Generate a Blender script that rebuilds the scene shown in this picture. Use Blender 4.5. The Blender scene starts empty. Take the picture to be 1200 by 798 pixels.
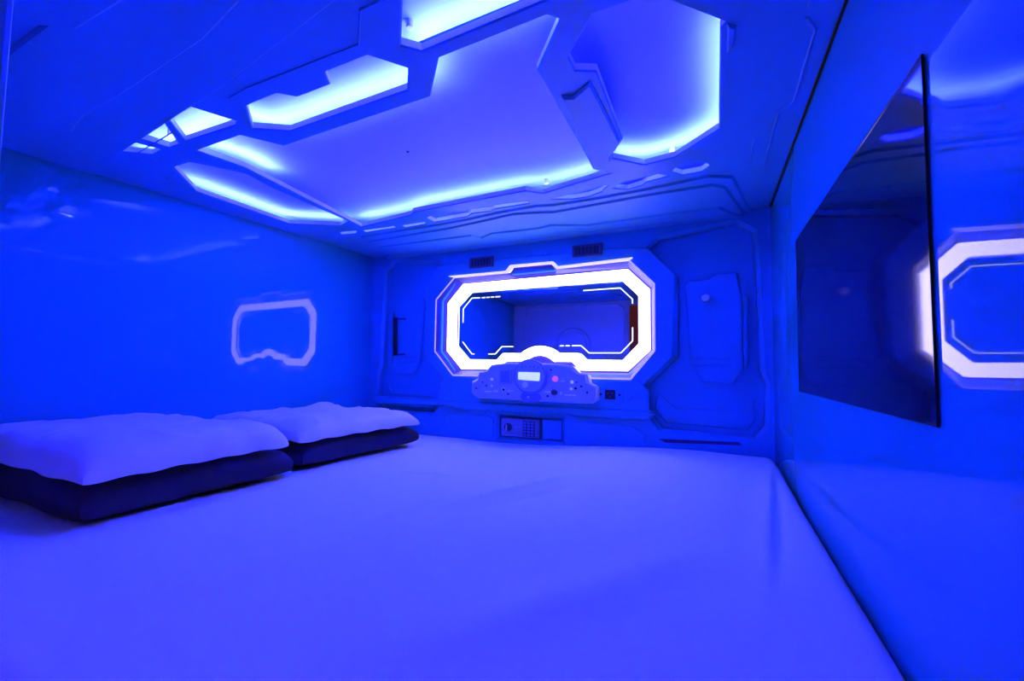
import bpy, bmesh, math, random
from mathutils import Vector, Matrix, noise

# ------------------------------------------------------------------ camera, light, exposure
scene = bpy.context.scene
COL = scene.collection
CZ = 0.60                      # camera height above the pod floor
CEIL = CZ + 0.613              # underside of the ceiling
YB = 1.875                     # back wall face
YF = -0.22                     # front wall face
BED = CZ - 0.350               # top of the mattress

cam_d = bpy.data.cameras.new('camera')
cam = bpy.data.objects.new('camera', cam_d)
COL.objects.link(cam)
cam_d.sensor_width = 36.0
cam_d.lens = 504.15 * 36.0 / 1200.0
cam_d.clip_start = 0.01
fw = Vector((-0.43225478, 0.89991267, 0.05755859))
rt = Vector((0.90166139, 0.43223267, 0.01347826))
up = Vector((0.01274945, -0.0577244, 0.99825114))
R3 = Matrix((rt, up, -fw)).transposed()
cam.matrix_world = Matrix.Translation((0, 0, CZ)) @ R3.to_4x4()
scene.camera = cam

scene.view_settings.view_transform = 'Standard'
scene.view_settings.look = 'None'
scene.view_settings.gamma = 1.0
scene.view_settings.exposure = 0.0
scene.view_settings.use_curve_mapping = False
scene.cycles.sample_clamp_indirect = 0.0
scene.cycles.sample_clamp_direct = 0.0
scene.cycles.max_bounces = 12
scene.cycles.diffuse_bounces = 8
scene.cycles.glossy_bounces = 6
scene.cycles.caustics_reflective = True
scene.cycles.use_denoising = True

world = bpy.data.worlds.new('dim corridor air')
scene.world = world
world.use_nodes = True
world.node_tree.nodes['Background'].inputs[0].default_value = (1.0, 0.22, 0.16, 1)
world.node_tree.nodes['Background'].inputs[1].default_value = 0.5

STRIP = (0.0115, 0.0165, 1.0)    # deep blue of the hidden LED tape
STRIP_W = 1150.0
MIRROR_LED = (0.56, 0.50, 1.0)
MIRROR_LED_W = 9.0


# ------------------------------------------------------------------ materials
def mat(name, color, rough=0.5, metal=0.0, spec=0.5, bump=0.0, bscale=40.0, coat=0.0, emit=None, ew=0.0, var=0.0):
    m = bpy.data.materials.new(name)
    m.use_nodes = True
    nt = m.node_tree
    b = nt.nodes['Principled BSDF']
    b.inputs['Base Color'].default_value = (*color, 1)
    b.inputs['Roughness'].default_value = rough
    b.inputs['Metallic'].default_value = metal
    b.inputs['Specular IOR Level'].default_value = spec
    b.inputs['Coat Weight'].default_value = coat
    b.inputs['Coat Roughness'].default_value = 0.04
    tc = nt.nodes.new('ShaderNodeTexCoord')
    nz = nt.nodes.new('ShaderNodeTexNoise')
    nz.inputs['Scale'].default_value = bscale
    nz.inputs['Detail'].default_value = 4
    nt.links.new(tc.outputs['Object'], nz.inputs['Vector'])
    if bump > 0:
        bp = nt.nodes.new('ShaderNodeBump')
        bp.inputs['Strength'].default_value = bump
        bp.inputs['Distance'].default_value = 0.004
        nt.links.new(nz.outputs['Fac'], bp.inputs['Height'])
        nt.links.new(bp.outputs['Normal'], b.inputs['Normal'])
    mx = nt.nodes.new('ShaderNodeMixRGB')
    mx.inputs[1].default_value = (*[c * (1 - var) for c in color], 1)
    mx.inputs[2].default_value = (*color, 1)
    nt.links.new(nz.outputs['Fac'], mx.inputs[0])
    nt.links.new(mx.outputs[0], b.inputs['Base Color'])
    if emit:
        b.inputs['Emission Color'].default_value = (*emit, 1)
        b.inputs['Emission Strength'].default_value = ew
    return m


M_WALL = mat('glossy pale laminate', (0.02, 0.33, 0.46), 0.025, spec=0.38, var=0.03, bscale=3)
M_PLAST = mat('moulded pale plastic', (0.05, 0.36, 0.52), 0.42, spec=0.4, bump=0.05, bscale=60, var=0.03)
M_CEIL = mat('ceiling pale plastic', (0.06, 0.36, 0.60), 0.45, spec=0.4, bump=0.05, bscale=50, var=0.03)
M_PANEL = mat('white reflector sheet', (0.46, 0.54, 0.58), 0.6, spec=0.3)
M_EDGEL = mat('rim edge with faint added glow', (0.6, 0.6, 0.7), 0.3, emit=(0.42, 0.36, 1.0), ew=0.9)  # own glow put in for band light on the rim
M_LIPL = mat('top lip with bright added glow', (0.6, 0.6, 0.7), 0.3, emit=(0.80, 0.72, 1.0), ew=0.95)  # emission stands in for light falling on the top lip
M_RIM = mat('lavender rim plastic', (0.10, 0.08, 0.30), 0.35)
M_EDGE = mat('white plastic and lit edge tone', (0.80, 0.74, 0.80), 0.4)  # on the ceiling, its pale tone carries the brightness of the lit lips
M_FRONT = mat('entrance wall plastic', (0.30, 0.42, 0.60), 0.45, spec=0.4)
M_GREY = mat('console grey plastic', (0.46, 0.52, 0.70), 0.38, spec=0.5, bump=0.04, bscale=80)
M_DIAL = mat('console dial plastic', (0.20, 0.26, 0.48), 0.35, spec=0.5)
M_DARK = mat('dark plastic', (0.02, 0.02, 0.035), 0.4)
M_SLOT = mat('deep blue plastic and gap shade', (0.06, 0.07, 0.12), 0.5)
M_SAFE = mat('safe grey metal', (0.26, 0.30, 0.42), 0.4, spec=0.5, bump=0.05, bscale=120)
M_PRINT = mat('backlit white print', (0.9, 0.9, 0.9), 0.5, emit=(0.5, 0.5, 1.0), ew=0.5)
M_WHITE = mat('white print', (0.9, 0.9, 0.9), 0.5)
M_KNOB = mat('satin pale knob', (0.8, 0.78, 0.8), 0.25, spec=0.6)
M_TV = mat('black glass', (0.012, 0.012, 0.016), 0.05, spec=0.55)
M_TVF = mat('black bezel', (0.012, 0.012, 0.016), 0.08)
M_MIRROR = mat('silvered glass', (0.80, 0.86, 0.92), 0.015, metal=1.0)
M_SHEET = mat('white cotton sheet', (0.84, 0.90, 0.76), 0.9, spec=0.15, bump=0.12, bscale=350)
M_PILLOW = mat('white cotton pillowcase', (0.86, 0.82, 0.74), 0.9, spec=0.15, bump=0.12, bscale=350)
M_NAVY = mat('dark navy pillowcase', (0.045, 0.04, 0.075), 0.9, spec=0.12, bump=0.2, bscale=250)
M_BROWN = mat('brown corridor panel', (0.22, 0.10, 0.12), 0.6, bump=0.1, bscale=30, var=0.3)
M_RUBBER = mat('black rubber', (0.01, 0.01, 0.012), 0.7)
M_STRIP = mat('blue led tape', (0.1, 0.1, 0.1), emit=STRIP, ew=STRIP_W)
M_MLED = mat('white light band', (0.6, 0.6, 0.6), emit=MIRROR_LED, ew=MIRROR_LED_W)
M_ETCH = mat('lit etched line', (0.5, 0.5, 0.5), emit=(0.75, 0.85, 1.0), ew=2.2)
M_LCD = mat('lit lcd', (0.5, 0.6, 0.6), emit=(0.62, 0.82, 0.95), ew=0.85)
M_RED = mat('pink lit button', (0.7, 0.2, 0.4), emit=(0.75, 0.12, 0.55), ew=0.6)
M_DOT = mat('small pale indicator', (0.6, 0.6, 0.7), emit=(0.35, 0.42, 1.0), ew=0.8)


# ------------------------------------------------------------------ mesh helpers
def link(name, me, m, parent=None, smooth=False):
    o = bpy.data.objects.new(name, me)
    COL.objects.link(o)
    if m:
        me.materials.clear()
        me.materials.append(m)
    if smooth:
        for p in me.polygons:
            p.use_smooth = True
    if parent:
        o.parent = parent
    return o


def fix(me):
    bm = bmesh.new()
    bm.from_mesh(me)
    bmesh.ops.remove_doubles(bm, verts=bm.verts, dist=1e-6)
    bmesh.ops.recalc_face_normals(bm, faces=bm.faces)
    bm.to_mesh(me)
    bm.free()


def plate_mesh(polys, w0, w1, bevel=0.0, to=None):
    """extruded outline (first polygon) with holes (others), between heights w0 and w1,
    chamfered edges; to() maps (u, v, w) to (x, y, z)."""
    cu = bpy.data.curves.new('tmp', 'CURVE')
    cu.dimensions = '2D'
    cu.fill_mode = 'BOTH'
    for poly in polys:
        s = cu.splines.new('POLY')
        s.points.add(len(poly) - 1)
        for p, (a, b) in zip(s.points, poly):
            p.co = (a, b, 0, 1)
        s.use_cyclic_u = True
    h = abs(w1 - w0) / 2
    bevel = min(bevel, h * 0.98)
    cu.extrude = h - bevel
    cu.bevel_depth = bevel
    cu.bevel_resolution = 0
    cu.offset = -bevel
    ob = bpy.data.objects.new('tmp', cu)
    COL.objects.link(ob)
    dg = bpy.context.evaluated_depsgraph_get()
    dg.update()
    me = bpy.data.meshes.new_from_object(ob.evaluated_get(dg))
    bpy.data.objects.remove(ob)
    bpy.data.curves.remove(cu)
    c = (w0 + w1) / 2
    for p in me.polygons:
        p.use_smooth = False
    for v in me.vertices:
        u, vv, w = v.co
        v.co = to(u, vv, w + c) if to else (u, vv, w + c)
    fix(me)
    return me


def join_meshes(meshes):
    bm = bmesh.new()
    for me in meshes:
        bm.from_mesh(me)
    out = bpy.data.meshes.new('m')
    bm.to_mesh(out)
    bm.free()
    return out


def ceil_plate(name, polys, z0, z1, m, bevel=0.0, parent=None):
    if name != 'ceiling':
        z1 += bevel
    return link(name, plate_mesh(polys, z0, z1, bevel), m, parent)


BW = lambda u, v, w: (u, YB - w, v + CZ)          # back wall: w grows into the room
FW = lambda u, v, w: (u, YF + w, v + CZ)          # front wall


def back_plate(name, polys, w0, w1, m, bevel=0.0, parent=None):
    me = plate_mesh(polys, w0 - min(bevel, (w1 - w0)), w1, bevel, BW)
    return link(name, me, m, parent)


def loc_plate(name, polys, w0, w1, m, bevel=0.0, parent=None):
    """plate facing -y in the parent's own frame"""
    return link(name, plate_mesh(polys, w0 - min(bevel, w1 - w0), w1, bevel, lambda u, v, w: (u, -w, v)), m, parent)


def circle(cx, cy, r, n=24, a0=0.0, a1=2 * math.pi):
    full = abs(a1 - a0 - 2 * math.pi) < 1e-6
    k = n if full else n - 1
    return [(cx + r * math.cos(a0 + (a1 - a0) * i / k), cy + r * math.sin(a0 + (a1 - a0) * i / k)) for i in range(n)]


def rect(x0, y0, x1, y1):
    return [(x0, y0), (x1, y0), (x1, y1), (x0, y1)]


def stroke(pts, wd):
    """outline of a constant-width open line"""
    L, Rr = [], []
    for i, p in enumerate(pts):
        p = Vector(p)
        ds = []
        if i > 0:
            ds.append((p - Vector(pts[i - 1])).normalized())
        if i < len(pts) - 1:
            ds.append((Vector(pts[i + 1]) - p).normalized())
        ns = [Vector((-d.y, d.x)) for d in ds]
        n = sum(ns, Vector((0, 0))).normalized()
        s = (wd / 2) / max(0.3, n.dot(ns[0]))
        L.append(tuple(p + n * s))
        Rr.append(tuple(p - n * s))
    return L + Rr[::-1]


def box_mesh(x0, y0, z0, x1, y1, z1, bevel=0.0):
    bm = bmesh.new()
    bmesh.ops.create_cube(bm, size=1.0)
    for v in bm.verts:
        v.co = ((x0 + x1) / 2 + v.co.x * (x1 - x0), (y0 + y1) / 2 + v.co.y * (y1 - y0), (z0 + z1) / 2 + v.co.z * (z1 - z0))
    if bevel:
        bmesh.ops.bevel(bm, geom=list(bm.edges), offset=bevel, segments=2, affect='EDGES', profile=0.5)
    me = bpy.data.meshes.new('m')
    bm.to_mesh(me)
    bm.free()
    return me


def box(name, a, b, m, parent=None, bevel=0.0):
    return link(name, box_mesh(*a, *b, bevel), m, parent)


def lathe(name, prof, m, parent=None, n=28, axis=lambda x, y, z: (x, -z, y), at=(0, 0)):
    """profile [(radius, height)] turned round the panel normal"""
    bm = bmesh.new()
    rings = []
    for r, h in prof:
        if r < 1e-6:
            rings.append([bm.verts.new(axis(at[0], at[1], h))])
        else:
            rings.append([bm.verts.new(axis(at[0] + r * math.cos(2 * math.pi * i / n), at[1] + r * math.sin(2 * math.pi * i / n), h)) for i in range(n)])
    for A, B in zip(rings, rings[1:]):
        for i in range(n):
            j = (i + 1) % n
            if len(A) == 1:
                bm.faces.new((A[0], B[i], B[j]))
            elif len(B) == 1:
                bm.faces.new((A[i], B[0], A[j]))
            else:
                bm.faces.new((A[i], B[i], B[j], A[j]))
    bmesh.ops.recalc_face_normals(bm, faces=bm.faces)
    me = bpy.data.meshes.new('m')
    bm.to_mesh(me)
    bm.free()
    return link(name, me, m, parent)


def tag(o, label=None, cat=None, group=None, kind=None):
    if label:
        o['label'] = label
    if cat:
        o['category'] = cat
    if group:
        o['group'] = group
    if kind:
        o['kind'] = kind
    return o


def empty(name, loc, label, cat, group=None, rot=(0, 0, 0)):
    o = bpy.data.objects.new(name, None)
    o.empty_display_size = 0.05
    COL.objects.link(o)
    o.location = loc
    o.rotation_euler = rot
    return tag(o, label, cat, group)


def struct(o, label, cat):
    return tag(o, label, cat, kind='structure')


# ------------------------------------------------------------------ room shell
XL = lambda y: -1.7995 + math.tan(-0.0473) * (YB - y)     # left wall face
XR = lambda y: 0.1842 + math.tan(0.0161) * (YB - y)       # right wall face
Y0, Y1 = YF - 0.05, YB + 0.10
TOP = CEIL + 0.13
T = 0.04


def wall_prism(name, pts, z0, z1, m, label, cat='wall'):
    me = plate_mesh([pts], z0, z1)
    return struct(link(name, me, m), label, cat)


wall_prism('wall_left', [(XL(Y0), Y0), (XL(Y1), Y1), (XL(Y1) - T, Y1), (XL(Y0) - T, Y0)], 0, TOP, M_WALL,
           'glossy blue-lit side wall behind the two stacks of pillows')
wall_prism('wall_right', [(XR(Y0), Y0), (XR(Y0) + T, Y0), (XR(Y1) + T, Y1), (XR(Y1), Y1)], 0, TOP, M_WALL,
           'glossy blue-lit side wall that carries the black television')
wall_prism('floor', [(XL(Y0) - T, Y0 - 0.9), (XR(Y0) + T, Y0 - 0.9), (XR(Y1) + T, Y1), (XL(Y1) - T, Y1)], -0.04, 0.0, M_PLAST,
           'pod floor under the mattress', 'floor')

# back wall: base sheet, then the moulded layers in front of it
SX = -0.785                                              # the wall is symmetrical about this line
mir = lambda P: [(2 * SX - x, z) for x, z in P][::-1]
wb = back_plate('wall_back', [rect(-1.90, -CZ, 0.26, TOP - CZ)], -0.085, -0.040, M_PLAST)
struct(wb, 'moulded end wall holding the lit mirror, console and vents', 'wall')
REC = [(-0.262, 0.501), (-0.221, 0.540), (0.068, 0.572), (0.128, 0.526), (0.135, 0.316), (0.143, -0.010), (0.160, -0.057),
       (0.155, -0.215), (0.118, -0.263), (-0.212, -0.253), (-0.276, -0.177), (-0.265, -0.070), (-0.151, 0.044), (-0.148, 0.382)]
SAFE_HOLE = rect(-0.966, -0.345, -0.644, -0.243)
MIR_HOLE = [(-1.300, 0.330), (-1.205, 0.436), (-0.345, 0.440), (-0.246, 0.345), (-0.246, 0.068), (-0.345, -0.034),
            (-1.205, -0.040), (-1.300, 0.068)]
layer = back_plate('moulded_panel', [rect(-1.88, -CZ, 0.25, CEIL - CZ + 0.08), REC, mir(REC), SAFE_HOLE, MIR_HOLE], -0.040, 0.004, M_PLAST, 0.014, wb)
# octagonal raised housing around the mirror
HOUS = [(-1.336, 0.522), (-1.415, 0.389), (-1.404, 0.030), (-1.290, -0.084), (-0.280, -0.075), (-0.166, 0.040), (-0.155, 0.382),
        (-0.262, 0.506), (-0.420, 0.520), (-1.15, 0.525)]
back_plate('mirror_housing', [HOUS, MIR_HOLE], 0.004, 0.014, M_PLAST, 0.006, wb)


def both(name, P, w0, w1, bevel):
    back_plate(name, [P], w0, w1, M_PLAST, bevel, wb)
    back_plate(name, [mir(P)], w0, w1, M_PLAST, bevel, wb)


# relief inside the two recesses
both('relief_block', [(-0.120, 0.300), (-0.105, 0.020), (-0.060, -0.060), (0.055, -0.062), (0.090, 0.000), (0.087, 0.283), (0.070, 0.380),
      (-0.010, 0.381), (-0.033, 0.362), (-0.112, 0.358), (-0.129, 0.334)], -0.040, -0.026, 0.006)
both('relief_rib', [(0.093, 0.290), (0.104, 0.275), (0.104, 0.012), (0.095, 0.000), (0.089, 0.006), (0.087, 0.283)], -0.04, -0.016, 0.003)
both('relief_rib', stroke([(-0.105, 0.037), (0.042, 0.038)], 0.010), -0.026, -0.021, 0.003)
both('relief_rib', stroke([(-0.106, 0.010), (0.042, 0.012)], 0.010), -0.026, -0.021, 0.003)
both('relief_rib', [(-0.230, -0.105), (-0.165, -0.165), (0.090, -0.165), (0.118, -0.120), (0.125, -0.200), (0.100, -0.238), (-0.200, -0.230), (-0.245, -0.170)],
     -0.040, -0.030, 0.004)
# shoulders over the recesses and the stepped shelf under the mirror
back_plate('console_shelf', [[(-1.300, -0.100), (-1.265, -0.060), (-0.300, -0.056), (-0.262, -0.100), (-0.262, -0.179), (-1.300, -0.185)]],
           0.004, 0.022, M_PLAST, 0.005, wb)
back_plate('shelf_lip', [[(-1.745, -0.195), (-1.715, -0.182), (-0.262, -0.176), (-0.235, -0.190), (-0.262, -0.222), (-0.56, -0.226), (-0.62, -0.216),
                          (-1.16, -0.222), (-1.26, -0.214), (-1.715, -0.228)]], 0.004, 0.034, M_PLAST, 0.010, wb)
back_plate('relief_rib', [stroke([(-0.345, -0.145), (-0.322, -0.122), (-0.286, -0.121)], 0.006)], 0.022, 0.028, M_PLAST, 0.002, wb)
back_plate('relief_rib', [stroke([(-1.225, -0.145), (-1.248, -0.122), (-1.284, -0.121)], 0.006)], 0.022, 0.028, M_PLAST, 0.002, wb)
back_plate('relief_rib', [[(-0.60, -0.262), (-0.575, -0.245), (-0.33, -0.247), (-0.28, -0.278), (-0.26, -0.40), (-0.60, -0.40)]], 0.004, 0.010, M_PLAST, 0.003, wb)
back_plate('relief_rib', [[(-1.29, -0.278), (-1.24, -0.247), (-1.02, -0.247), (-0.99, -0.262), (-0.99, -0.40), (-1.29, -0.40)]], 0.004, 0.010, M_PLAST, 0.003, wb)
back_plate('gap_shade', [[(-0.225, -0.293), (0.066, -0.280), (0.076, -0.292), (-0.20, -0.306)]], 0.003, 0.006, M_SLOT, 0.001, wb)  # dark strip laid on the wall, painted shade of the gap
back_plate('relief_rib', [stroke([(-0.93, 0.600), (-0.74, 0.600)], 0.005)], 0.004, 0.007, M_PLAST, 0.001, wb)

# front wall (seen in the mirror) with its doorway
FDX = -0.735
pan = plate_mesh([[(XL(YF), -CZ), (FDX, -CZ), (FDX, 0.565), (XR(YF), 0.565), (XR(YF), TOP - CZ), (XL(YF), TOP - CZ)]], -0.04, 0.0, 0, FW)
wf = struct(link('wall_front', pan, M_FRONT), 'moulded entrance wall with an open doorway, seen in the mirror', 'wall')
link('moulded_panel', plate_mesh([[(-1.785, -0.50), (-1.788, 0.427), (-1.765, 0.459), (-1.767, 0.530), (-1.700, 0.590), (-0.836, 0.590),
                                   (-0.775, 0.540), (-0.775, -0.50)]], -0.008, 0.014, 0.008, FW), M_FRONT, wf)
link('round_boss', plate_mesh([circle(-1.265, 0.19, 0.185, 40)], 0.000, 0.030, 0.014, FW), M_FRONT, wf)
link('round_boss', plate_mesh([circle(-1.265, 0.19, 0.155, 40)], 0.016, 0.046, 0.014, FW), M_FRONT, wf)
link('relief_rib', plate_mesh([stroke([(-1.061, 0.379), (-0.855, 0.379)], 0.007)], 0.014, 0.018, 0.001, FW), M_FRONT, wf)
link('relief_rib', plate_mesh([stroke([(-1.091, 0.307), (-1.021, 0.311)], 0.007)], 0.014, 0.018, 0.001, FW), M_FRONT, wf)
# corridor beyond
struct(box('wall_corridor', (-1.6, YF - 0.95, -0.0), (0.9, YF - 0.90, 1.6), M_BROWN), 'brown corridor wall beyond the doorway, seen in the mirror', 'wall')
# jamb of the doorway, at the left edge of the frame
struct(box('trim_1', (-0.520, 0.070, 0.0), (-0.452, 0.110, CEIL - 0.002), M_PLAST, bevel=0.004), 'door jamb at the left edge of the view', 'trim')

# ------------------------------------------------------------------ ceiling
PA = [(-1.543, 0.582), (-1.489, 0.584), (-1.455, 0.654), (-1.516, 0.660), (-1.575, 0.616)]
PB = [(-1.366, 0.554), (-1.262, 0.557), (-1.374, 0.658), (-1.421, 0.658), (-1.443, 0.585), (-1.388, 0.578)]
PC = [(-1.237, 0.559), (-1.152, 0.550), (-1.105, 0.653), (-1.125, 0.663), (-1.335, 0.656)]
PD = [(-1.016, 0.623), (-0.902, 0.621), (-0.872, 0.651), (-0.766, 0.650), (-0.743, 0.616), (-0.624, 0.616), (-0.575, 0.680),
      (-0.623, 0.735), (-1.020, 0.742), (-1.098, 0.693)]
PE = [(-0.545, 0.622), (-0.518, 0.651), (-0.200, 0.640), (-0.160, 0.600), (-0.200, 0.530), (-0.450, 0.515)]
PF = [(-1.553, 0.735), (-1.464, 0.736), (-1.437, 0.777), (-1.387, 0.859), (-1.413, 0.957), (-1.439, 1.341), (-1.521, 1.374),
      (-1.710, 1.261), (-1.699, 0.880)]
PG = [(-1.366, 0.702), (-1.163, 0.701), (-1.106, 0.789), (-0.589, 0.777), (-0.499, 0.682), (-0.264, 0.673), (-0.247, 0.691),
      (-0.334, 0.797), (-0.334, 0.856), (-0.343, 1.239), (-0.346, 1.287), (-0.298, 1.335), (-0.498, 1.384), (-0.555, 1.400),
      (-0.605, 1.353), (-1.108, 1.365), (-1.134, 1.387), (-1.441, 1.422), (-1.344, 0.831)]
PH = [(-0.190, 0.704), (-0.092, 0.704), (0.019, 0.820), (0.010, 0.833), (0.008, 1.195), (-0.108, 1.306), (-0.194, 1.321),
      (-0.274, 1.240), (-0.269, 1.217), (-0.226, 1.146), (-0.221, 0.850), (-0.261, 0.830), (-0.261, 0.785)]
S0 = [(-1.350, 0.545), (-1.334, 0.539), (-1.128, 0.534), (-1.141, 0.541)]
S1 = [(-0.123, 1.402), (-0.108, 1.377), (-0.039, 1.374), (-0.023, 1.391), (-0.018, 1.408), (-0.041, 1.439), (-0.096, 1.441)]
S2 = [(-0.321, 1.454), (-0.280, 1.420), (-0.166, 1.403), (-0.136, 1.430), (-0.210, 1.450), (-0.227, 1.469), (-0.278, 1.485)]
S3 = [(-0.550, 1.463), (-0.345, 1.422), (-0.330, 1.425), (-0.349, 1.446), (-0.361, 1.469), (-0.416, 1.491), (-0.474, 1.492)]
S4 = [(-1.101, 1.446), (-1.065, 1.430), (-0.894, 1.437), (-0.769, 1.432), (-0.637, 1.443), (-0.637, 1.466), (-0.786, 1.464),
      (-0.809, 1.480), (-0.899, 1.472), (-0.931, 1.497), (-1.097, 1.501)]
S5 = [(-1.598, 1.440), (-1.505, 1.457), (-1.544, 1.487), (-1.624, 1.475)]
S6 = [(-1.479, 1.466), (-1.303, 1.472), (-1.310, 1.497), (-1.480, 1.493)]
S7 = [(-1.261, 1.480), (-1.141, 1.482), (-1.152, 1.508), (-1.263, 1.511)]
HOLES = [PA, PB, PC, PD, PE, PF, PG, PH, S0, S1, S2, S3, S4, S5, S6, S7]
outer = [(XL(Y0), Y0), (XR(Y0), Y0), (XR(Y1), Y1), (XL(Y1), Y1)]
SLAB = 0.020
ceiling = struct(ceil_plate('ceiling', [outer] + HOLES, CEIL, CEIL + SLAB, M_CEIL, 0.003), 'moulded pod ceiling with angular lit openings', 'ceiling')
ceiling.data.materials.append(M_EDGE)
for p in ceiling.data.polygons:                      # whiter sides inside every opening, light on the lips put into colour
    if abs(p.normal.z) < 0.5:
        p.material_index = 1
# low relief layers under the slab
ceil_plate('front_relief', [[(XL(0) + 0.01, YF + 0.02), (XL(0.6) + 0.01, 0.640), (-1.657, 0.618), (-0.988, 0.549), (-0.580, 0.491), (-0.42, 0.455), (-0.36, 0.38), (-0.36, YF + 0.02)]],
           CEIL - 0.006, CEIL, M_CEIL, 0.003, ceiling)
ceil_plate('front_relief', [[(-1.60, 0.30), (-1.537, 0.491), (-1.402, 0.468), (-1.230, 0.466), (-0.862, 0.444), (-0.717, 0.420), (-0.66, 0.30)]],
           CEIL - 0.013, CEIL - 0.006, M_CEIL, 0.005, ceiling)
ceil_plate('front_relief', [[(-1.22, 0.12), (-1.129, 0.267), (-1.043, 0.328), (-0.80, 0.335), (-0.72, 0.12)]],
           CEIL - 0.019, CEIL - 0.013, M_CEIL, 0.005, ceiling)
ceil_plate('relief_rib', [stroke([(-1.551, 0.636), (-1.30, 0.612)], 0.003)], CEIL - 0.002, CEIL, M_CEIL, 0.0008, ceiling)
ceil_plate('relief_rib', [stroke([(-1.02, 0.584), (-0.944, 0.579), (-0.617, 0.585), (-0.554, 0.526), (-0.501, 0.527)], 0.004)], CEIL - 0.0025, CEIL, M_CEIL, 0.001, ceiling)
# stepped cornice towards the back wall
yb = YB - 0.002
P2 = [(-1.567, 1.583), (-1.075, 1.566), (-0.920, 1.545), (-0.736, 1.517), (-0.650, 1.535), (-0.575, 1.560), (-0.214, 1.533), (-0.010, 1.531), (0.03, 1.57)]
P3 = [(-1.564, 1.660), (-1.02, 1.675), (-0.999, 1.725), (-0.920, 1.685), (-0.701, 1.702), (-0.635, 1.682), (-0.495, 1.745), (-0.244, 1.741), (0.010, 1.743)]
P4 = [(-1.632, 1.797), (-1.095, 1.824), (-0.521, 1.829), (-0.126, 1.828), (0.052, 1.834)]
PL1 = [(-1.55, 1.524), (-1.10, 1.524), (-0.93, 1.514), (-0.80, 1.496), (-0.62, 1.490), (-0.56, 1.508), (-0.38, 1.508), (-0.20, 1.496), (-0.02, 1.470), (0.05, 1.51)]
ceil_plate('cornice_step', [PL1 + [(0.12, yb), (-1.70, yb)]], CEIL - 0.007, CEIL, M_CEIL, 0.006, ceiling)
ceil_plate('cornice_step', [P2 + [(0.10, yb), (-1.66, yb)]], CEIL - 0.014, CEIL - 0.007, M_CEIL, 0.006, ceiling)
ceil_plate('cornice_step', [P3 + [(0.08, yb), (-1.64, yb)]], CEIL - 0.021, CEIL - 0.014, M_CEIL, 0.006, ceiling)
ceil_plate('cornice_step', [P4 + [(0.10, yb), (-1.70, yb)]], CEIL - 0.027, CEIL - 0.021, M_CEIL, 0.005, ceiling)
for P in ([(0.146, 0.864), (0.165, 0.904), (0.163, 1.139), (0.137, 1.171), (0.134, 1.312), (0.131, 1.474)],
          [(0.095, 1.271), (0.090, 1.426)], [(0.14, 0.60), (0.146, 0.84)]):
    ceil_plate('relief_rib', [stroke(P, 0.005)], CEIL - 0.003, CEIL, M_CEIL, 0.001, ceiling)
ceil_plate('relief_rib', [[(0.022, 0.822), (0.036, 0.835), (0.034, 0.885), (0.022, 0.90)]], CEIL - 0.005, CEIL, M_CEIL, 0.003, ceiling)
# facets on the bridge between the two big openings
ceil_plate('bridge_facet', [[(-0.335, 1.235), (-0.318, 0.915), (-0.314, 0.895), (-0.290, 0.905), (-0.240, 0.870), (-0.232, 1.140), (-0.278, 1.222), (-0.282, 1.245)]],
           CEIL - 0.008, CEIL, M_CEIL, 0.005, ceiling)
for x, y in ((-1.60, 0.66), (-1.55, 0.683), (-1.668, 0.769), (-1.604, 0.755), (-1.69, 1.36)):
    lathe('screw_cap', [(0.005, 0), (0.005, 0.0015), (0.003, 0.003), (0, 0.003)], M_CEIL, ceiling, 12, axis=lambda a, b, h: (a, b, CEIL - h), at=(x, y))

# the light box above the slab
lamp = empty('ceiling_light', (SX, 1.05, CEIL + SLAB), 'large blue LED light box glowing through the angular ceiling openings', 'ceiling light')
PZ = CEIL + 0.062                 # reflector height


def under(o, root):
    o.parent = root
    o.matrix_parent_inverse = Matrix.Translation(-Vector(root.location))
    return o


BX0, BX1, BY0, BY1 = -1.806, 0.085, 0.475, 1.665
rf = link('reflector_panel', plate_mesh([rect(BX0, BY0, BX1, BY1)], PZ, PZ + 0.006), M_PANEL)
under(rf, lamp)
sd = link('side_panel', plate_mesh([rect(BX0 - 0.006, BY0 - 0.006, BX1 + 0.006, BY1 + 0.006), rect(BX0, BY0, BX1, BY1)], CEIL + SLAB, PZ + 0.006), M_PANEL)
under(sd, lamp)


def strip(pts, wd=0.010, h=0.002, baffle=True):
    me = plate_mesh([stroke(pts, wd)], CEIL + SLAB, CEIL + SLAB + h)
    o = under(link('led_strip', me, M_STRIP), lamp)
    if baffle:  # unseen baffle walls added to cut the tape's sideways light
        off = wd / 2 + 0.008
        a = stroke(pts, 2 * off)
        n_ = len(pts)
        sides = [stroke(a[:n_], 0.002), stroke(a[n_:], 0.002)]
        ch = link('led_baffle', plate_mesh(sides, CEIL + SLAB, CEIL + SLAB + 0.0058), M_PLAST)
        under(ch, lamp)
    return o


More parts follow.
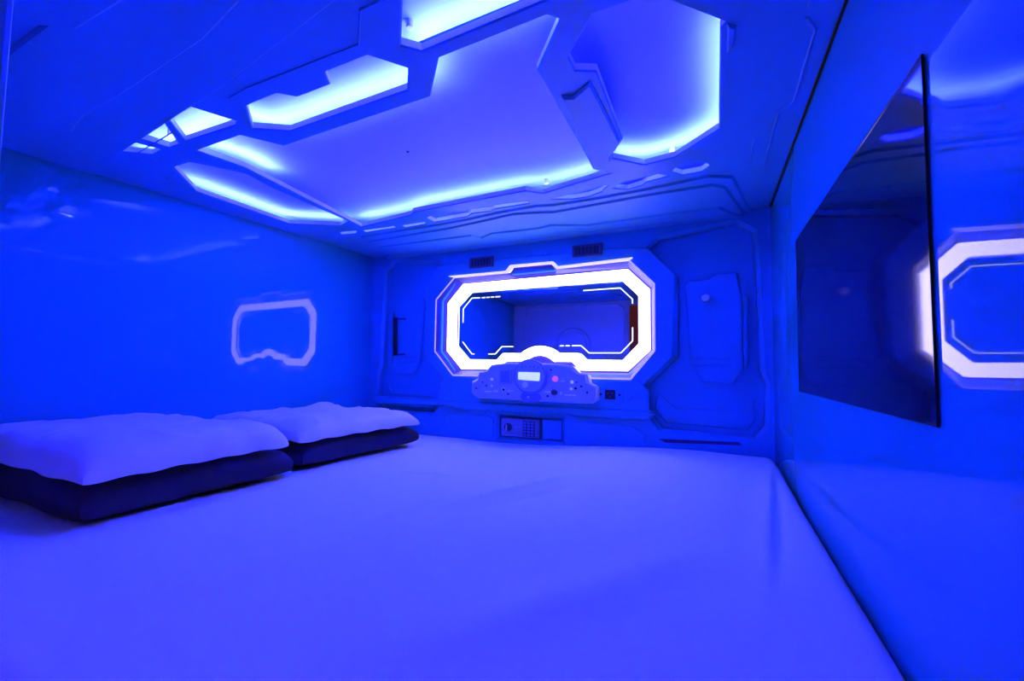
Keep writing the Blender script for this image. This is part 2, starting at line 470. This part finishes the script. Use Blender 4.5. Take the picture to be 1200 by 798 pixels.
strip([(-1.66, 0.700), (-1.60, 0.690), (-1.48, 0.686), (-1.14, 0.684), (-1.120, 0.768), (-0.60, 0.766), (-0.53, 0.668), (-0.23, 0.662)])
strip([(-1.415, 0.715), (-1.382, 0.800), (-1.366, 0.860), (-1.390, 0.960)], 0.012, baffle=False)
strip([(-1.752, 0.86), (-1.762, 1.285), (-1.540, 1.425)])
strip([(-1.475, 1.450), (-1.13, 1.430), (-1.10, 1.408), (-0.612, 1.396), (-0.563, 1.428), (-0.34, 1.388)], 0.008, baffle=False)
strip([(-0.290, 1.300), (-0.210, 1.358), (-0.090, 1.343), (0.034, 1.245), (0.036, 0.86)])
for x, y in ((-0.555, 1.425), (-0.120, 1.365), (-0.540, 0.640), (-1.44, 0.668)):
    s = lathe('spacer', [(0.008, 0), (0.008, 0.012), (0.007, 0.016), (0, 0.016)], M_EDGE, None, 20, axis=lambda a, b, h: (a, b, PZ - h), at=(x, y))
    under(s, lamp)
under(lathe('screw_head', [(0.004, 0), (0.004, 0.003), (0, 0.003)], M_DARK, None, 12, axis=lambda a, b, h: (a, b, PZ - h), at=(-0.883, 1.054)), lamp)
# roof over everything
struct(link('ceiling_roof', plate_mesh([[(XL(Y0) - T, Y0), (XR(Y0) + T, Y0), (XR(Y1) + T, Y1), (XL(Y1) - T, Y1)]], TOP, TOP + 0.02), M_PLAST),
       'outer roof above the moulded pod ceiling', 'ceiling')
# dark sealing strip in the corner between ceiling and right wall
struct(link('trim_2', plate_mesh([[(XR(0.1) - 0.004, 0.1), (XR(0.1), 0.1), (XR(YB - .03), YB - .03), (XR(YB - .03) - 0.004, YB - .03)]], CEIL - 0.005, CEIL), M_RUBBER),
       'thin dark seal where the ceiling meets the television wall', 'trim')

# ------------------------------------------------------------------ illuminated mirror
mirror = empty('wall_mirror', (SX, YB, CZ - 0.05), 'octagonal mirror ringed by a bright white light band on the end wall', 'mirror')


def arc(cx, cz, r, a0, a1, n=12):
    return circle(cx, cz, r, n, math.radians(a0), math.radians(a1))


MX = -0.757
LEDO = [(-1.278, 0.321), (-1.186, 0.415), (-0.350, 0.423), (-0.258, 0.329), (-0.258, 0.071), (-0.350, -0.018), (-0.562, -0.018),
        (-0.598, 0.020), (-0.672, 0.020)] + arc(MX, -0.055, 0.103, 46, 134) + [(-0.842, 0.020), (-0.935, 0.018), (-0.972, -0.020), (-1.186, -0.022), (-1.278, 0.071)]
LEDI = [(-1.221, 0.302), (-1.145, 0.372), (-0.375, 0.376), (-0.305, 0.304), (-0.305, 0.099), (-0.372, 0.028), (-0.533, 0.030),
        (-0.563, 0.058), (-0.655, 0.060)] + arc(MX, -0.055, 0.148, 48, 132) + [(-0.857, 0.058), (-0.951, 0.058), (-0.983, 0.026), (-1.150, 0.027), (-1.221, 0.096)]
under(back_plate('mirror_glass', [[(p[0], p[1]) for p in MIR_HOLE]], -0.018, -0.014, M_MIRROR), mirror)
under(back_plate('light_channel', [MIR_HOLE, LEDI], -0.014, -0.007, M_RIM, 0.001), mirror)
under(back_plate('light_band', [LEDO, LEDI], -0.007, -0.001, M_MLED, 0.001), mirror)
RIMO = [(-1.338, 0.340), (-1.224, 0.452), (-0.920, 0.452), (-0.896, 0.476), (-0.688, 0.476), (-0.664, 0.450), (-0.340, 0.460), (-0.234, 0.348),
        (-0.234, 0.067), (-0.333, -0.055), (-1.222, -0.058), (-1.338, 0.066)]
RIMM = [(-1.331, 0.337), (-1.221, 0.445), (-0.917, 0.445), (-0.893, 0.469), (-0.691, 0.469), (-0.667, 0.443), (-0.343, 0.453), (-0.241, 0.345),
        (-0.241, 0.070), (-0.336, -0.048), (-1.219, -0.051), (-1.331, 0.069)]
RIMF = [(-1.288, 0.325), (-1.192, 0.421), (-0.905, 0.424), (-0.885, 0.428), (-0.700, 0.430), (-0.680, 0.428), (-0.347, 0.430), (-0.252, 0.333),
        (-0.252, 0.070), (-0.347, -0.026), (-1.190, -0.030), (-1.288, 0.069)]


def ring_loft(levels):
    """closed ring: list of (outline, height) lofted in turn and closed back to the first"""
    bm_ = bmesh.new()
    rings = [[bm_.verts.new(BW(a, b, w)) for a, b in P] for P, w in levels]
    for A, B in zip(rings, rings[1:] + rings[:1]):
        for i in range(len(A)):
            j = (i + 1) % len(A)
            bm_.faces.new((A[i], A[j], B[j], B[i]))
    bmesh.ops.recalc_face_normals(bm_, faces=bm_.faces)
    me = bpy.data.meshes.new('m')
    bm_.to_mesh(me)
    bm_.free()
    return me


under(link('frame_rim', ring_loft([(RIMO, 0.002), (RIMO, 0.022), (RIMM, 0.024), (RIMF, -0.006), (RIMF, -0.012), (RIMO, -0.012)]), M_RIM), mirror)
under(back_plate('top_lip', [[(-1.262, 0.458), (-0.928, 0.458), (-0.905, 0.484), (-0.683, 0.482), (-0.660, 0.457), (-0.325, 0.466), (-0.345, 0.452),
                              (-0.662, 0.446), (-0.692, 0.470), (-0.884, 0.470), (-0.906, 0.447), (-1.219, 0.447)]], 0.014, 0.030, M_LIPL, 0.003), mirror)  # glows by itself in place of light from the band
under(link('edge_glow', ring_loft([(RIMM, 0.022), (RIMO, 0.021), (RIMO, 0.0250), (RIMM, 0.0255)]), M_EDGEL), mirror)  # thin ring added with its own glow along the rim
E0, E1, EW = -0.0142, -0.0130, 0.0040
for pts in ([[(-1.190, 0.217), (-1.190, 0.289), (-1.139, 0.342), (-1.091, 0.341)]],
            [[(-0.551, 0.344), (-0.384, 0.345), (-0.332, 0.292), (-0.332, 0.273)]],
            [[(-1.190, 0.118), (-1.133, 0.055), (-1.118, 0.055)]],
            [[(-1.038, 0.055), (-0.998, 0.055), (-0.963, 0.091), (-0.899, 0.091)]],
            [[(-0.603, 0.093), (-0.560, 0.093), (-0.523, 0.060), (-0.382, 0.060), (-0.332, 0.112), (-0.332, 0.170)]]):
    under(back_plate('lit_line', [stroke(p, EW) for p in pts], E0, E1, M_ETCH), mirror)
for a, b in ((-1.080, -1.062), (-1.054, -1.036), (-1.028, -1.010), (-1.002, -0.975)):
    under(back_plate('lit_dash', [rect(a, 0.3385, b, 0.343)], E0, E1, M_ETCH), mirror)
for a, b in ((-0.662, -0.642), (-0.633, -0.614)):
    under(back_plate('lit_dash', [rect(a, 0.0905, b, 0.095)], E0, E1, M_ETCH), mirror)

# ------------------------------------------------------------------ control console
CX0, CZ0 = SX, -0.176
CYF = 1.790                    # face of the console at its foot
con = empty('control_console', (CX0 * CYF / YB, CYF, CZ + CZ0 * CYF / YB), 'pale control console with a round display dial under the mirror', 'control panel', rot=(math.radians(-9), 0, 0))
KK = lambda z: (CYF + (z - CZ0) * math.sin(math.radians(9))) / YB


def q1(x, z):
    return x * KK(z) - CX0 * CYF / YB, z * KK(z) - CZ0 * CYF / YB


q = lambda P: [q1(x, z) for x, z in P]
half = [(-0.523, -0.176 + 0.010), (-0.494, -0.145), (-0.494, -0.089), (-0.526, -0.073), (-0.533, -0.039), (-0.573, -0.032), (-0.603, -0.002), (-0.658, 0.005), (-0.705, 0.008)]
halfl = [(2 * -0.803 - x, z) for x, z in half][::-1]
BODY = half + [(-0.865, 0.008)][:0] + halfl
loc_plate('back_body', [q([(x + (0.010 if x > SX else -0.010), z + 0.006) for x, z in BODY])], -0.052, 0.000, M_EDGE, 0.004, con)
loc_plate('faceplate', [q(BODY)], 0.000, 0.010, M_GREY, 0.003, con)
loc_plate('dial_body', [q(circle(-0.795, -0.052, 0.083, 48))], 0.008, 0.024, M_DIAL, 0.004, con)
loc_plate('dial_face', [q(circle(-0.795, -0.052, 0.074, 48))], 0.024, 0.026, M_GREY, 0.001, con)
loc_plate('display_screen', [q([(-0.851, -0.033), (-0.742, -0.034), (-0.744, -0.074), (-0.853, -0.070)])], 0.026, 0.0275, M_LCD, 0.0003, con)
for i in range(5):
    loc_plate('dial_icon', [q(circle(-0.834 + i * 0.0205, -0.010 + (0.003 if 0 < i < 4 else 0), 0.0035, 10))], 0.026, 0.0268, M_SLOT, 0.0002, con)
lathe('dial_knob', [(0.014, 0.026), (0.0145, 0.038), (0.012, 0.042), (0, 0.043)], M_KNOB, con, 28, at=q1(-0.812, -0.096))
loc_plate('card_pocket', [q([(-0.960, -0.018), (-0.894, -0.016), (-0.894, -0.090), (-0.960, -0.090)])], 0.010, 0.018, M_GREY, 0.003, con)
loc_plate('card_slot', [q(rect(-0.952, -0.084, -0.902, -0.026))], 0.018, 0.0185, M_DIAL, 0.0001, con)
loc_plate('dial_foot', [q([(-0.835, -0.130), (-0.755, -0.130), (-0.738, -0.150), (-0.758, -0.172), (-0.832, -0.172), (-0.848, -0.150)])], 0.009, 0.015, M_DIAL, 0.002, con)


def dot(name, x, z, r, m, h=0.003, w=0.010):
    return loc_plate(name, [q(circle(x, z, r, 14))], w, w + h, m, min(0.0008, h / 3), con)


lathe('call_button', [(0.013, 0.010), (0.013, 0.015), (0.010, 0.017), (0, 0.017)], M_RED, con, 24, at=q1(-0.673, -0.060))['label'] = 'pink lit round button'
lathe('light_dimmer', [(0.013, 0.010), (0.012, 0.020), (0.009, 0.022), (0, 0.022)], M_SLOT, con, 24, at=q1(-0.678, -0.122))['label'] = 'dark blue round knob'
loc_plate('headphone_jack', [q(circle(-0.937, -0.119, 0.012, 24)), q(circle(-0.937, -0.119, 0.007, 24))], 0.010, 0.013, M_WHITE, 0.001, con)
dot('jack_hole', -0.937, -0.119, 0.007, M_DARK, 0.001)
for x, z, r in ((-1.002, -0.070, .007), (-1.003, -0.103, .005), (-0.594, -0.072, .008), (-0.598, -0.103, .006)):
    dot('indicator_light', x, z, r, M_DOT)
for x, z, r in ((-1.053, -0.086, .005), (-1.032, -0.102, .005), (-1.090, -0.117, .005), (-0.913, -0.139, .005), (-0.572, -0.072, .004), (-0.551, -0.090, .005),
                (-0.577, -0.100, .006), (-0.524, -0.117, .005), (-0.694, -0.018, .005), (-0.710, -0.140, .006)):
    dot('screw_hole', x, z, r, M_DARK, 0.0006)


# small white printed marks, too fine to read in the photograph
def marks(name, x0, x1, z, hgt=0.0042, seed=1):
    rnd = random.Random(seed)
    polys = []
    x = x0
    while x < x1 - 0.002:
        wd = rnd.uniform(0.0022, 0.0040)
        hh = hgt * rnd.choice((1.0, 0.8, 1.0))
        polys.append(q(rect(x, z - hh / 2, x + wd, z + hh / 2)))
        x += wd + 0.0012
    loc_plate(name, polys, 0.0100, 0.0104, M_PRINT, 0.0, con)


marks('printed_marks', -1.040, -1.000, -0.131, seed=2)
marks('printed_marks', -0.918, -0.886, -0.123, seed=3)
marks('printed_marks', -0.726, -0.695, -0.121, seed=4)
marks('printed_marks', -0.629, -0.572, -0.131, seed=5)
for x, z in ((-0.985, -0.128), (-0.972, -0.128), (-0.646, -0.125), (-0.805, -0.150)):
    loc_plate('printed_icon', [q([(x - .007, z + .006), (x + .007, z + .006), (x + .005, z - .006), (x - .005, z - .006)]), ], 0.0100 if x != -0.805 else 0.015,
              0.0104 if x != -0.805 else 0.0154, M_WHITE, 0.0, con)
loc_plate('printed_icon', [q([(-0.648, -0.072), (-0.626, -0.072), (-0.629, -0.067), (-0.634, -0.067), (-0.637, -0.058), (-0.640, -0.067), (-0.645, -0.067)])], 0.0100, 0.0104, M_WHITE, 0.0, con)

# ------------------------------------------------------------------ socket outlet
out = empty('power_outlet', (-0.419, YB - 0.022, CZ - 0.119), 'pale wall socket with a dark centre, right of the console', 'power outlet')
loc_plate('plate', [[(-0.050, -0.032), (0.050, -0.032), (0.056, -0.026), (0.056, 0.026), (0.050, 0.032), (-0.050, 0.032), (-0.056, 0.026), (-0.056, -0.026)]], 0, 0.006, M_PLAST, 0.002, out)
loc_plate('socket_insert', [[(-0.022, -0.020), (0.022, -0.020), (0.022, 0.020), (-0.022, 0.020)]], 0.006, 0.009, M_DARK, 0.001, out)
for dx, dz, w_, h_ in ((-0.009, 0.006, .003, .005), (0.009, 0.006, .003, .005), (0, -0.009, .003, .004)):
    loc_plate('socket_slot', [rect(dx - w_, dz - h_, dx + w_, dz + h_)], 0.009, 0.0094, M_SLOT, 0, out)
for sx in (-1, 1):
    lathe('screw', [(0.005, 0.006), (0.005, 0.0075), (0, 0.0075)], M_DARK, out, 14, at=(sx * 0.040, 0.0))


# ------------------------------------------------------------------ air vents
def vent(cx, cz, label):
    v = empty('air_vent', (cx * 0.992, YB - 0.0145, CZ + cz * 0.992), label, 'vent', 'ceiling-edge air vents above the mirror')
    loc_plate('frame', [rect(-0.068, -0.027, 0.068, 0.027), rect(-0.052, -0.017, 0.052, 0.017)], 0, 0.007, M_SLOT, 0.002, v)
    loc_plate('backing', [rect(-0.052, -0.017, 0.052, 0.017)], 0, 0.001, M_DARK, 0, v)
    for i in range(6):
        x = -0.043 + i * 0.0172
        loc_plate('slat', [[(x - 0.0035, -0.017), (x + 0.0035, -0.017), (x + 0.0035, 0.017), (x - 0.0035, 0.017)]], 0.001, 0.005, M_SLOT, 0.001, v)
    return v


vent(-1.078, 0.519, 'small slatted air vent above the left half of the mirror')
vent(-0.529, 0.523, 'small slatted air vent above the right half of the mirror')

# ------------------------------------------------------------------ safe in its niche
safe = empty('safe', (-0.855, YB + 0.036, CZ - 0.344), 'small grey keypad safe in the niche below the console', 'safe')
loc_plate('body', [rect(-0.100, 0.002, 0.098, 0.092)], 0.000, 0.034, M_SAFE, 0.003, safe)
loc_plate('door', [rect(-0.094, 0.007, 0.092, 0.087)], 0.034, 0.040, M_SAFE, 0.002, safe)
lathe('knob', [(0.020, 0.040), (0.019, 0.046), (0.013, 0.048), (0.012, 0.058), (0, 0.059)], M_SLOT, safe, 28, at=(-0.058, 0.048))['label'] = 'dark round knob'
loc_plate('knob_grip', [rect(-0.0605, 0.034, -0.0555, 0.062)], 0.058, 0.063, M_KNOB, 0.001, safe)
kp = loc_plate('keypad', [rect(0.020, 0.012, 0.080, 0.083)], 0.040, 0.043, M_SLOT, 0.001, safe)
for r in range(5):
    for c in range(3):
        x, z = 0.031 + c * 0.019, 0.020 + r * 0.0138
        me = plate_mesh([rect(x - 0.0068, z - 0.0048, x + 0.0068, z + 0.0048)], 0.043, 0.0455, 0.0008, lambda u, v, w: (u, -w, v))
        link('key', me, M_DIAL, kp)
for i in range(3):
    loc_plate('indicator_mark', [circle(-0.022 + i * 0.011, 0.052, 0.0022, 8)], 0.040, 0.0406, M_WHITE, 0, safe)
back_plate('niche_cover', [rect(-0.745, -0.340, -0.648, -0.247)], -0.040, -0.012, M_PLAST, 0.003, wb)

# ------------------------------------------------------------------ coat hook and hatch latch
hook = empty('coat_hook', (-0.043, YB + 0.026, CZ + 0.265), 'small round coat hook on the recess right of the mirror', 'hook')
loc_plate('plate', [[(-0.008, 0.0), (0.008, 0.0), (0.008, 0.052), (0.0, 0.058), (-0.008, 0.052)]], 0, 0.004, M_PLAST, 0.001, hook)
lathe('peg', [(0.006, 0.004), (0.006, 0.022), (0.015, 0.026), (0.016, 0.031), (0.012, 0.036), (0, 0.037)], M_KNOB, hook, 24, at=(0, 0.014))
latch = empty('hatch_handle', (-1.64, YB + 0.018, CZ + 0.045), 'dark upright bracket handle on the left recess, near the corner', 'handle')
loc_plate('grip', [[(0.0, 0.0), (0.022, 0.0), (0.014, 0.215), (-0.010, 0.215)]], 0.0, 0.012, M_DARK, 0.002, latch)
loc_plate('upper_arm', [[(-0.008, 0.205), (0.072, 0.200), (0.072, 0.208), (-0.008, 0.214)]], 0, 0.008, M_SLOT, 0.001, latch)
loc_plate('lower_arm', [[(0.0, 0.0), (0.072, 0.004), (0.072, 0.012), (0.0, 0.009)]], 0, 0.008, M_SLOT, 0.001, latch)

# ------------------------------------------------------------------ television on the right wall
tv_y0, tv_y1 = 0.592, 1.348
ang = 0.0161
tv = empty('television', (XR(1.0), 1.0, CZ - 0.058), 'large black flat television on the glossy right-hand wall', 'television', rot=(0, 0, ang))
TVM = lambda u, v, w: (-w, u, v)
sc_ = 1.0
poly = rect(tv_y0 - 1.0, 0.0, tv_y1 - 1.0, 0.400)
inn = rect(tv_y0 - 1.0 + 0.003, 0.003, tv_y1 - 1.0 - 0.003, 0.397)
link('bezel', plate_mesh([poly, inn], 0.0008, 0.0034, 0.0003, TVM), M_TVF, tv)
link('screen', plate_mesh([inn], 0.0008, 0.0030, 0, TVM), M_TV, tv)

# ------------------------------------------------------------------ mattress
def sstep(a, b, x):
    t = min(1, max(0, (x - a) / (b - a)))
    return t * t * (3 - 2 * t)


MX0, MX1, MY0, MY1 = -1.845, 0.186, 0.175, 1.861
KX = lambda x, y: XL(y) + 0.006 + (x - MX0) / (MX1 - MX0) * (XR(y) - 0.004 - XL(y) - 0.006)
NX, NY = 230, 200


def crease(x, y, x0, y0, x1, y1, wd):
    px, py = x - x0, y - y0
    dx, dy = x1 - x0, y1 - y0
    L = math.hypot(dx, dy)
    t = (px * dx + py * dy) / L
    d = (-px * dy + py * dx) / L
    e = sstep(-0.3, 0.25, t / L) * (1 - sstep(0.75, 1.3, t / L))
    return e * math.exp(-(d / wd) ** 2)


def bed_z(x, y):
    z = BED + 0.010 * math.sin(2.2 * (x + 0.5)) * sstep(0.3, 1.5, y)
    z += 0.022 * sstep(-1.0, -0.1, x) * sstep(1.2, 1.7, y) - 0.008 * sstep(-1.0, -1.6, x)
    z += 0.008 * (noise.noise(Vector((x * 2.2, y * 2.0, 1.3)))) + 0.0022 * noise.noise(Vector((x * 7, y * 5, 4.0)))
    z += 0.0096 * crease(x, y, -0.60, 0.95, -0.46, 1.32, 0.016) - 0.0080 * crease(x, y, -0.55, 0.90, -0.38, 1.28, 0.012)
    z += 0.0064 * crease(x, y, -0.72, 0.62, -0.66, 0.98, 0.020) - 0.0048 * crease(x, y, -0.69, 0.62, -0.63, 0.95, 0.014)
    z += 0.0080 * crease(x, y, -0.93, 1.14, -0.80, 1.17, 0.006)
    z += 0.0080 * crease(x, y, 0.06, 0.9, 0.135, 1.55, 0.018) - 0.0064 * crease(x, y, 0.085, 0.9, 0.150, 1.50, 0.012)
    z += 0.0096 * crease(x, y, -0.35, 0.45, -0.05, 0.9, 0.05) + 0.0096 * crease(x, y, -0.75, 0.40, -0.62, 0.75, 0.04)
    for d, R in ((MX1 - x, 0.034), (x - MX0, 0.05), (MY1 - y, 0.05), (y - MY0, 0.05)):
        if d < R:
            z -= R - math.sqrt(max(0, R * R - (R - d) ** 2))
    return z


mm = box_mesh(-1.785, MY0 + 0.01, 0.0, MX1 - 0.02, MY1 - 0.01, BED - 0.075, 0.02)
mattress = link('mattress', mm, M_SHEET)
tag(mattress, 'wide mattress under a pale fitted sheet, filling the pod', 'mattress')
bm = bmesh.new()


def warp(i, n, a, b, R=0.055):
    """denser rows close to the rounded rims"""
    t = i / n
    return a + (b - a) * (t - 0.055 * math.sin(2 * math.pi * t) * 1.0)


G = [[bm.verts.new((warp(i, NX, MX0, MX1), warp(j, NY, MY0, MY1), 0)) for j in range(NY + 1)] for i in range(NX + 1)]
for row in G:
    for v in row:
        v.co.z = bed_z(v.co.x, v.co.y)
        v.co.x = KX(v.co.x, v.co.y)
for i in range(NX):
    for j in range(NY):
        bm.faces.new((G[i][j], G[i + 1][j], G[i + 1][j + 1], G[i][j + 1]))
ring = [G[i][0] for i in range(NX + 1)] + [G[NX][j] for j in range(1, NY + 1)] + [G[i][NY] for i in range(NX - 1, -1, -1)] + [G[0][j] for j in range(NY - 1, 0, -1)]
low = [bm.verts.new((v.co.x, v.co.y, 0.02)) for v in ring]
for k in range(len(ring)):
    j = (k + 1) % len(ring)
    bm.faces.new((ring[k], low[k], low[j], ring[j]))
bmesh.ops.recalc_face_normals(bm, faces=bm.faces)
sm = bpy.data.meshes.new('m')
bm.to_mesh(sm)
bm.free()
link('fitted_sheet', sm, M_SHEET, mattress, smooth=True)


# ------------------------------------------------------------------ pillows
def pillow(name, cx, cy, z0, wx, wy, h, rz, m, seed, label, contour=0.0, tilt=0.0, wr=1.0, pinch=0.12, n=8.0, low=0.40):
    """soft rounded cushion; local x = away from the wall, y = along the wall"""
    NU, NV = 96, 110
    bm = bmesh.new()

    def surf(u, v, s):
        # u, v in -1..1
        edge = (1 - abs(u) ** n) * (1 - abs(v) ** n)
        t = max(0.0, edge) ** (0.34 if s > 0 else 0.12)
        x = u * wx / 2 * (1 - pinch * 0.30 * (1 - abs(v)) ** 1.5 * abs(u))
        y = v * wy / 2 * (1 - pinch * 0.30 * (1 - abs(u)) ** 1.5 * abs(v))
        z = t * h * (1 - low if s > 0 else -low)
        if s > 0:
            z += contour * t * (0.6 * math.cos(math.pi * (u + 0.15) * 1.3) * -1 + 0.3)
            rg = 1 - abs(noise.noise(Vector((x * 7 + seed, y * 4.5, 2.0))))
            w = 0.005 * rg ** 8 + noise.noise(Vector((x * 9 + seed, y * 6, seed * 2.1))) * 0.005 + noise.noise(Vector((x * 22, y * 15 + seed, 5))) * 0.0022
            z += w * t * wr
        ex = noise.noise(Vector((u * 2.4 + seed, v * 2.4, s * 0.0 + 9))) * 0.008 * wr
        x += ex * abs(u) ** 2
        y += noise.noise(Vector((u * 2.1, v * 2.6 + seed, 3))) * 0.008 * abs(v) ** 2 * wr
        # drooping folds along the rim
        z += 0.0018 * wr * math.sin(14 * v + seed) * (abs(u) ** 4) * t + 0.0015 * wr * math.sin(12 * u + seed) * (abs(v) ** 4) * t
        return x, y, z + tilt * u
    sgn = lambda a: math.copysign(1 - (1 - abs(a)) ** 1.7, a)
    top = [[bm.verts.new(surf(sgn(-1 + 2 * i / NU), sgn(-1 + 2 * j / NV), 1)) for j in range(NV + 1)] for i in range(NU + 1)]
    bot = [[None] * (NV + 1) for _ in range(NU + 1)]
    for i in range(NU + 1):
        for j in range(NV + 1):
            if i in (0, NU) or j in (0, NV):
                bot[i][j] = top[i][j]
            else:
                bot[i][j] = bm.verts.new(surf(sgn(-1 + 2 * i / NU), sgn(-1 + 2 * j / NV), -1))
    for i in range(NU):
        for j in range(NV):
            bm.faces.new((top[i][j], top[i + 1][j], top[i + 1][j + 1], top[i][j + 1]))
            bm.faces.new((bot[i][j], bot[i][j + 1], bot[i + 1][j + 1], bot[i + 1][j]))
    bmesh.ops.recalc_face_normals(bm, faces=bm.faces)
    me = bpy.data.meshes.new('m')
    bm.to_mesh(me)
    bm.free()
    o = link(name, me, m, None, smooth=True)
    o.location = (cx, cy, z0)
    o.rotation_euler = (0, 0, rz)
    return tag(o, label, 'pillow')


pillow('pillow', -1.505, 0.680, BED + 0.036, 0.61, 0.51, 0.086, 0.02, M_NAVY, 3.0,
       'dark navy pillow nearest the camera, lying under a white pillow', wr=0.7)
pillow('pillow', -1.490, 1.290, BED + 0.034, 0.55, 0.57, 0.078, -0.05, M_NAVY, 7.0,
       'dark navy pillow in the far corner, lying under a white pillow', wr=0.7)
pillow('pillow', -1.470, 0.634, BED + 0.106, 0.64, 0.46, 0.074, 0.04, M_PILLOW, 11.0,
       'white pillow nearest the camera, topmost of its stack', contour=0.004, wr=1.5, low=0.10)
pillow('pillow', -1.490, 1.262, BED + 0.095, 0.59, 0.55, 0.060, -0.06, M_PILLOW, 17.0,
       'white pillow in the far corner, topmost of its stack', contour=0.003, wr=1.8, low=0.10)
